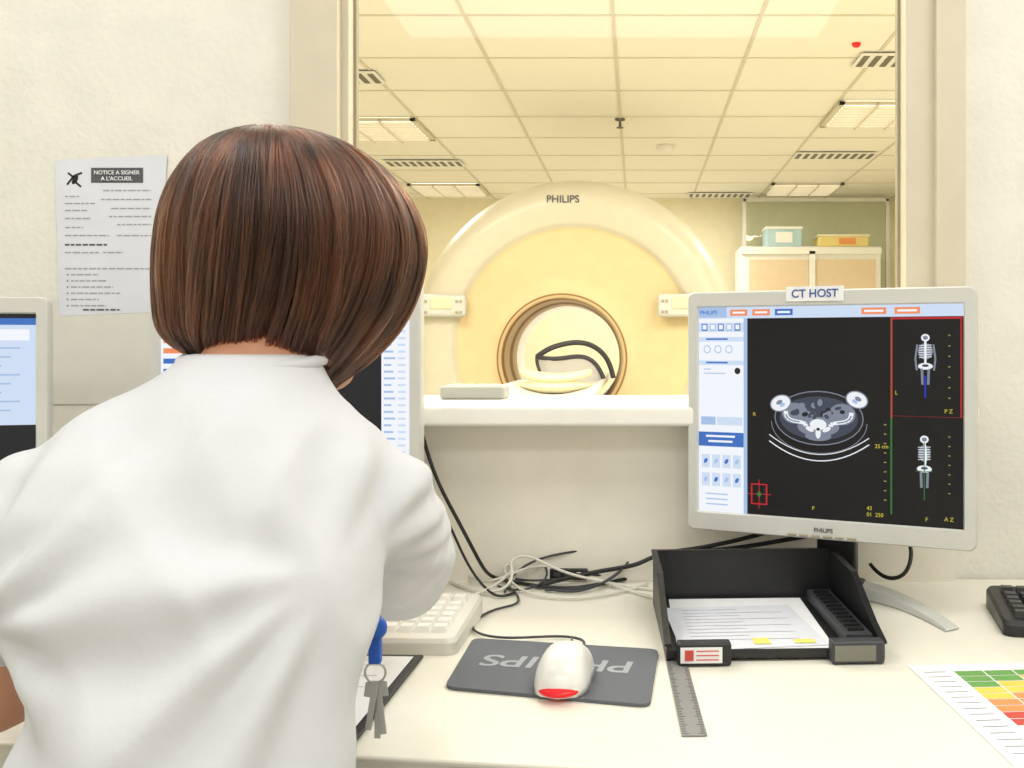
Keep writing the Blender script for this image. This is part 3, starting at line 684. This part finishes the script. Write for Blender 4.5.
cap(bm,H(0,0.092,0.005),H(0,0.112,-0.028),0.008,0.012); ellip(bm,H(0.012,0.098,-0.032),(0.008,0.009,0.007)); ellip(bm,H(-0.012,0.098,-0.032),(0.008,0.009,0.007))
ellip(bm,H(0,0.084,-0.058),(0.024,0.012,0.007),HR); ellip(bm,H(0,0.082,-0.068),(0.020,0.012,0.007),HR)
ellip(bm,H(0.03,0.078,0.022),(0.022,0.012,0.007),HR); ellip(bm,H(-0.03,0.078,0.022),(0.022,0.012,0.007),HR)
for s in (-1,1):
    ellip(bm,H(s*0.074,-0.005,-0.012),(0.007,0.017,0.030),HR); ellip(bm,H(s*0.045,0.055,-0.02),(0.022,0.025,0.02),HR)
def hand(bm,wrist,fdir,side):
    f=Vector(fdir).normalized(); up=Vector((0,0,1)); lat=f.cross(up).normalized()
    up=lat.cross(f)
    P=lambda a,l,u: wrist+f*a+lat*l+up*u
    cap(bm,P(0,0,0),P(0.03,0,0.002),0.022,0.02)
    for l in (-0.027,-0.009,0.009,0.027): cap(bm,P(0.015,l*0.6,0),P(0.078,l,-0.002),0.013,0.0115,12)
    for l,Lf in zip([x*side for x in (-0.029,-0.0095,0.0095,0.028)],(0.070,0.080,0.074,0.057)):
        a=P(0.080,l,0.0); b=P(0.080+Lf*0.45,l*1.12,0.006); c=P(0.080+Lf*0.75,l*1.16,-0.006); d=P(0.080+Lf*0.88,l*1.16,-0.018)
        cap(bm,a,b,0.0095,0.0085,12); cap(bm,b,c,0.0085,0.0078,12); cap(bm,c,d,0.0078,0.0065,12)
    a=P(0.025,-0.022*side,-0.004); b=P(0.055,-0.048*side,-0.010); c=P(0.085,-0.056*side,-0.016)
    cap(bm,a,b,0.014,0.0105,12); cap(bm,b,c,0.0105,0.008,12)
hand(bm,wrR,(-0.45,0.85,-0.04),1); hand(bm,wrL,(0.15,0.98,-0.04),-1)
for s in (-1,1):
    hp=Vector((-0.34+s*0.085,0.68,0.545)); kn=Vector((-0.34+s*0.12,1.10,0.53)); an=Vector((-0.34+s*0.12,1.02,0.09))
    cap(bm,hp,kn,0.08,0.052); cap(bm,kn,kn.lerp(an,0.35),0.05,0.05); cap(bm,kn.lerp(an,0.35),an,0.05,0.034); cap(bm,an,an+Vector((0,0.10,-0.04)),0.035,0.028)
remesh('body',bm,m_skin,0.0042,3,wr)
for s in (-1,1):
    bm=bmesh.new(); ellip(bm,H(s*0.030,0.080,0.006)-WL,(0.012,0.009,0.007),HR); mkobj('eye_%d'%(1 if s>0 else 2),bm,m_eye,wr,True)
bm=bmesh.new(); ellip(bm,H(0,0.093,-0.063)-WL,(0.019,0.006,0.006),HR); mkobj('lips',bm,m_lip,wr,True)
bm=bmesh.new(); rings(bm,[(0.475,-0.34,0.64,0.14,0.11),(0.58,-0.34,0.65,0.16,0.12),(0.70,-0.335,0.665,0.130,0.105)])
for s in (-1,1):
    hp=Vector((-0.34+s*0.085,0.69,0.55)); kn=Vector((-0.34+s*0.12,1.10,0.54)); an=Vector((-0.34+s*0.12,1.02,0.13))
    cap(bm,hp,kn,0.088,0.066); cap(bm,kn,an,0.064,0.052)
remesh('trousers',bm,m_trous,0.008,4,wr)
for s in (-1,1):
    bm=bmesh.new(); cx=-0.34+s*0.12
    rings(bm,[(0.002,cx,1.09,0.045,0.125),(0.03,cx,1.09,0.046,0.126),(0.06,cx,1.06,0.042,0.085),(0.09,cx,1.03,0.040,0.05)])
    remesh('shoe_%d'%(1 if s>0 else 2),bm,m_white,0.006,2,wr)
# scrub top
bm=bmesh.new()
SH_=[(0.62,-0.338,0.655,0.168,0.130),(0.70,-0.332,0.665,0.155,0.122),(0.765,-0.325,0.685,0.137,0.115),(0.81,-0.316,0.70,0.116,0.112),(0.86,-0.311,0.718,0.108,0.112),(0.905,-0.322,0.738,0.121,0.115),(0.96,-0.342,0.76,0.145,0.114),(1.00,-0.350,0.78,0.150,0.106),(1.03,-0.348,0.795,0.145,0.094),(1.055,-0.338,0.808,0.120,0.080),(1.078,-0.330,0.82,0.086,0.067),(1.098,-0.326,0.835,0.062,0.059),(1.112,-0.322,0.845,0.056,0.055)]
rings(bm,SH_,56)
cap(bm,shR+Vector((-0.03,-0.01,-0.004)),shR,0.060,0.056)
cap(bm,shR,shR.lerp(elR,0.6),0.056,0.052); cap(bm,shR.lerp(elR,0.6),elR,0.052,0.051)
cap(bm,elR,elR.lerp(wrR,0.32),0.051,0.048)
cap(bm,shL+Vector((0.03,-0.01,0.0)),shL,0.058,0.054); cap(bm,shL,shL.lerp(elL,0.46),0.054,0.049)
cap(bm,(-0.41,0.80,1.015),shL,0.048,0.052); cap(bm,(-0.27,0.81,1.03),shR,0.052,0.054)
def sst(a,b,x):
    t=min(1,max(0,(x-a)/(b-a))); return t*t*(3-2*t)
def ridge(x): return 1-abs(x)*2
def fold(co,n):
    p=co
    top=1-sst(1.05,1.10,p.z)
    w=noise.noise(Vector((p.x*6,p.y*5,p.z*5)))
    f=0
    for ax,az,ph in ((-0.215,0.955,0.0),(-0.45,0.93,1.3)):
        dx=p.x-ax; dz=p.z-az; r=math.hypot(dx,dz); a=math.atan2(dz,dx)
        env=sst(0.015,0.07,r)*math.exp(-max(0,r-0.06)*8)
        f+=math.sin(a*9+w*4.0+ph)*env*0.0055
    f+=ridge(noise.noise(Vector((p.x*9+p.z*5+w*0.8,p.y*3,p.z*2.2+4))))*0.0060-0.0030
    f+=ridge(noise.noise(Vector((p.x*14-p.z*9+w*0.8,p.y*5,p.z*4+14))))*0.0036-0.0018
    f+=noise.noise(Vector((p.x*24-p.z*11,p.y*14,p.z*10)))*0.0022
    if p.x>-0.30 and p.y>0.86: f=f*0.5+0.001+math.sin(p.y*95+p.x*30+w*5)*0.0018*sst(0.88,0.95,p.y)
    return f*top
remesh('scrub_top',bm,m_shirt,0.005,9,wr,fold)
P=[]
for i in range(20):
    a=2*math.pi*i/20; P.append(Vector((-0.322+0.058*math.cos(a),0.843+0.056*math.sin(a),1.108-0.008*math.sin(a)*-1-0.02*max(0,math.sin(a))))-WL)
tube(wr,'collar',P,0.005,m_shirt,True)

# ---- hair bob
K=0.00088; HY=0.885
TAB=[(127,272,276),(130,252,300),(136,232,328),(144,214,350),(154,199,369),(167,186,386),(182,176,400),(200,168,412),(225,161,422),(255,158,424),(285,158,417),(310,160,406),(330,162,393),(345,166,380),(360,175,367),(375,188,353),(390,204,338)]
def tab(y):
    if y<=TAB[0][0]: return TAB[0][1],TAB[0][2]
    for a,b in zip(TAB[:-1],TAB[1:]):
        if y<=b[0]:
            t=(y-a[0])/(b[0]-a[0]); return a[1]+(b[1]-a[1])*t,a[2]+(b[2]-a[2])*t
    return TAB[-1][1],TAB[-1][2]
def tipy(ph):
    c=math.cos(ph); s=math.sin(ph)
    base=370+18*c
    if s>0: base-=10*s
    else: base+=4*(-s)
    return base
def hpos(ph,s,k=1.0):
    yt=tipy(ph); g=s
    y=129+(yt-129)*(0.5*(1-math.cos(math.pi*min(1,g)))*0.55+g*0.45 if g<1 else 1)
    x0,x1=tab(y); cx=(x0+x1)/2+1; a=(x1-x0)/2
    z=1.12-(y-344)*K
    tz=(y-127)/250.0
    b=a*0.86*(0.001 if a<2 else 1)
    cy=HY-0.018*(1-tz)**2+0.004
    tuck=1-0.20*max(0,(s-0.76)/0.24)**2
    a*=0.935*k*tuck; b*=k*tuck
    return Vector(((cx-637)*K+a*K*math.cos(ph),cy+b*K*math.sin(ph),z))
def open_face(ph):
    d=(ph-math.radians(90-14)+math.pi)%(2*math.pi)-math.pi
    return abs(d)<math.radians(42)
bm=bmesh.new(); NS=72; loops=[]
for k in range(1,29):
    s=k/28; L=[]
    for i in range(NS):
        ph=2*math.pi*i/NS; ss=min(s,0.42) if open_face(ph) else s*0.975
        L.append(hpos(ph,ss,0.915)-WL)
    loops.append(L)
loft(bm,loops,0,True,False)
inner=[]
for i in range(NS):
    ph=2*math.pi*i/NS; ss=0.42 if open_face(ph) else 0.975
    p=hpos(ph,ss,0.70); p.z+=0.025; inner.append(p-WL)
va=[v for v in bm.verts][-NS:]
vi=[bm.verts.new(p) for p in inner]
for i in range(NS):
    j=(i+1)%NS; bm.faces.new((va[i],va[j],vi[j],vi[i]))
fixn(bm); mkobj('hair_base',bm,m_hairshell,wr,True)

NH=12000; NP=14
NC=260
clump=[]
for c in range(NC):
    clump.append((random.uniform(0,2*math.pi),random.gauss(0,0.026),random.gauss(0,0.13),random.gauss(0,0.028),random.gauss(0,0.022),random.uniform(0,6.28)))
pos=[]; rad=[]
for h in range(NH):
    cph,ck,cd,cs1,ck1,co_=random.choice(clump)
    ph=cph+random.gauss(0,0.032)
    of=open_face(ph)
    k0=0.995-abs(random.gauss(0,0.016))+ck*0.5
    k1=k0+ck*0.6+ck1+random.gauss(0,0.012)
    s0=random.choice([0.02,0.02,0.1,0.2,0.35])*random.random()+0.01
    s1=(0.44+random.uniform(-0.03,0.02)) if of else 1.0+cs1+random.gauss(0,0.022)
    sw=noise.noise(Vector((math.cos(ph)*3,math.sin(ph)*3,9)))*0.35+0.14*math.sin(ph)
    conv=(cph-ph)*0.80
    dph=cd+random.gauss(0,0.03)
    off=random.uniform(0,6.28); wav=random.uniform(0.004,0.026)
    fly=random.uniform(0.01,0.05) if random.random()<0.03 else 0
    for i in range(NP):
        t=i/(NP-1); s=s0+(s1-s0)*t
        p=ph+(dph+sw)*t+conv*t*t+wav*math.sin(off+t*5)+0.03*math.sin(co_+t*4)
        v=hpos(p,min(s,1.04),k0+(k1-k0)*t+fly*math.sin(t*3.0)+0.004*math.sin(off*2+t*9)+0.012*math.sin(co_*2+t*5))
        if s>1: v.z-=(s-1)*0.2
        v-=WL
        pos.extend(v); rad.append(0.00040*(1-0.65*t**3))
hm=bpy.data.materials.new('hair_brown'); hm.use_nodes=True; nt=hm.node_tree; nt.nodes.clear()
o=nt.nodes.new('ShaderNodeOutputMaterial'); hb=nt.nodes.new('ShaderNodeBsdfHairPrincipled')
hb.parametrization='COLOR'
try: hb.model='CHIANG'
except Exception: pass
hi=nt.nodes.new('ShaderNodeHairInfo'); rp_=nt.nodes.new('ShaderNodeValToRGB')
rp_.color_ramp.elements[0].color=rgb(26,13,8)+(1,); rp_.color_ramp.elements[1].color=rgb(84,46,29)+(1,)
rp_.color_ramp.elements[0].position=0.28; rp_.color_ramp.elements[1].position=0.85
tc=nt.nodes.new('ShaderNodeTexCoord'); mpn=nt.nodes.new('ShaderNodeMapping'); mpn.inputs['Scale'].default_value=(40,40,7)
nz=nt.nodes.new('ShaderNodeTexNoise'); nz.inputs['Scale'].default_value=1.0; nz.inputs['Detail'].default_value=3
nt.links.new(tc.outputs['Object'],mpn.inputs['Vector']); nt.links.new(mpn.outputs['Vector'],nz.inputs['Vector'])
ad1=nt.nodes.new('ShaderNodeMath'); ad1.operation='MULTIPLY_ADD'; ad1.inputs[1].default_value=0.40
sb=nt.nodes.new('ShaderNodeMath'); sb.operation='MULTIPLY_ADD'; sb.inputs[1].default_value=1.3; sb.inputs[2].default_value=-0.34
nt.links.new(nz.outputs['Fac'],sb.inputs[0]); nt.links.new(hi.outputs['Random'],ad1.inputs[0]); nt.links.new(sb.outputs[0],ad1.inputs[2])
nt.links.new(ad1.outputs[0],rp_.inputs['Fac']); nt.links.new(rp_.outputs['Color'],hb.inputs['Color'])
hb.inputs['Roughness'].default_value=0.24; hb.inputs['Radial Roughness'].default_value=0.4
nt.links.new(hb.outputs[0],o.inputs[0])
hc=bpy.data.hair_curves.new('hair_strands'); hc.add_curves([NP]*NH)
hc.attributes['position'].data.foreach_set('vector',pos) if 'position' in hc.attributes else hc.position_data.foreach_set('vector',pos)
ra=hc.attributes.get('radius') or hc.attributes.new('radius','FLOAT','POINT'); ra.data.foreach_set('value',rad)
hc.materials.append(hm)
ho=bpy.data.objects.new('hair_strands',hc); COL.objects.link(ho); ho.parent=wr

# badge reel with keys hanging at her side
kb=root('badge_reel',(-0.2080,0.795,0.905))
box(kb,'blue_clip',(0,0,-0.020),(0.010,0.008,0.038),m_bluep,0.002)
lathe(kb,'reel',[(0.001,-0.004),(0.009,-0.004),(0.010,0),(0.009,0.004),(0.001,0.004)],(0,-0.002,-0.010),m_bluep,axis='y')
tube(kb,'ring',[(0.009*math.cos(a*0.7854),0.0,-0.046+0.009*math.sin(a*0.7854)) for a in range(8)],0.0009,m_metal,True)
for i,(dx,ro) in enumerate(((-0.003,0.15),(0.004,-0.12),(0.001,0.02))):
    rt=Matrix.Rotation(ro,3,'Y'); box(kb,'key_%d'%i,(dx,0.002*i,-0.074-0.004*i),(0.005,0.0015,0.036),m_metal,0.0006,rt); box(kb,'key_bow_%d'%i,(dx,0.002*i,-0.060),(0.011,0.0018,0.012),m_metal,0.0009,rt)

# stool
st=root('office_stool',(-0.34,0.66,0))
lathe(st,'seat',[(0.001,0.38),(0.17,0.38),(0.19,0.40),(0.19,0.43),(0.17,0.452),(0.001,0.455)],(0,0,0),m_stoolc,seg=40)
lathe(st,'column',[(0.03,0.06),(0.03,0.25),(0.018,0.26),(0.018,0.385)],(0,0,0),m_metal)
for i in range(5):
    a=2*math.pi*i/5+0.3; c,s=math.cos(a),math.sin(a)
    tube(st,'leg_%d'%i,[(0,0,0.10),(0.12*c,0.12*s,0.09),(0.24*c,0.24*s,0.065)],0.014,m_dark)
    bm=bmesh.new(); bmesh.ops.create_uvsphere(bm,u_segments=16,v_segments=10,radius=1,matrix=Matrix.Translation((0.25*c,0.25*s,0.028))@Matrix.Diagonal((0.027,0.027,0.027,1))); mkobj('castor_%d'%i,bm,m_black,st,True)

# ================================================================ LIGHTS
def area(name,loc,sx,sy,pw,col,rot=(0,0,0)):
    l=bpy.data.lights.new(name,'AREA'); l.shape='RECTANGLE'; l.size=sx; l.size_y=sy; l.energy=pw; l.color=col
    o=bpy.data.objects.new(name,l); o.location=loc; o.rotation_euler=rot; COL.objects.link(o); return o
area('control_room_light',(-1.1,0.7,2.48),1.0,0.6,12,(1.0,0.985,0.955))
area('control_room_light',(0.8,0.6,2.48),1.2,0.6,16.5,(1.0,0.985,0.955))
area('control_room_light',(-0.1,-0.9,2.48),1.8,0.6,20,(0.98,0.985,1.0))
LC=(1.0,0.98,0.92)
area('scan_room_lamp_or_added_light',(-1.0,2.9,2.42),1.2,1.6,60,LC)  # extra light added above the unseen near end to brighten the room
area('scan_room_lamp_or_added_light',(1.0,2.9,2.42),1.2,1.6,60,LC)  # second added light, also out of view, no fixture modelled
area('scan_room_lamp_or_added_light',(-1.6,6.14,2.41),0.5,0.5,22,LC)
area('scan_room_lamp_or_added_light',(1.4,5.74,2.41),0.5,0.5,22,LC)
area('scan_room_lamp_or_added_light',(-0.1,7.9,2.41),1.2,0.4,42,LC)
w=bpy.data.worlds.new('world'); S.world=w; w.use_nodes=True; w.node_tree.nodes['Background'].inputs[0].default_value=(0.8,0.85,0.9,1); w.node_tree.nodes['Background'].inputs[1].default_value=0.5

cam=bpy.data.cameras.new('camera'); cam.lens=35.156; cam.sensor_width=36; cam.shift_x=-0.122; cam.shift_y=-0.039; cam.clip_start=0.02
co=bpy.data.objects.new('camera',cam); co.location=(0,0,1.12); co.rotation_euler=(math.pi/2,0,0); COL.objects.link(co); S.camera=co
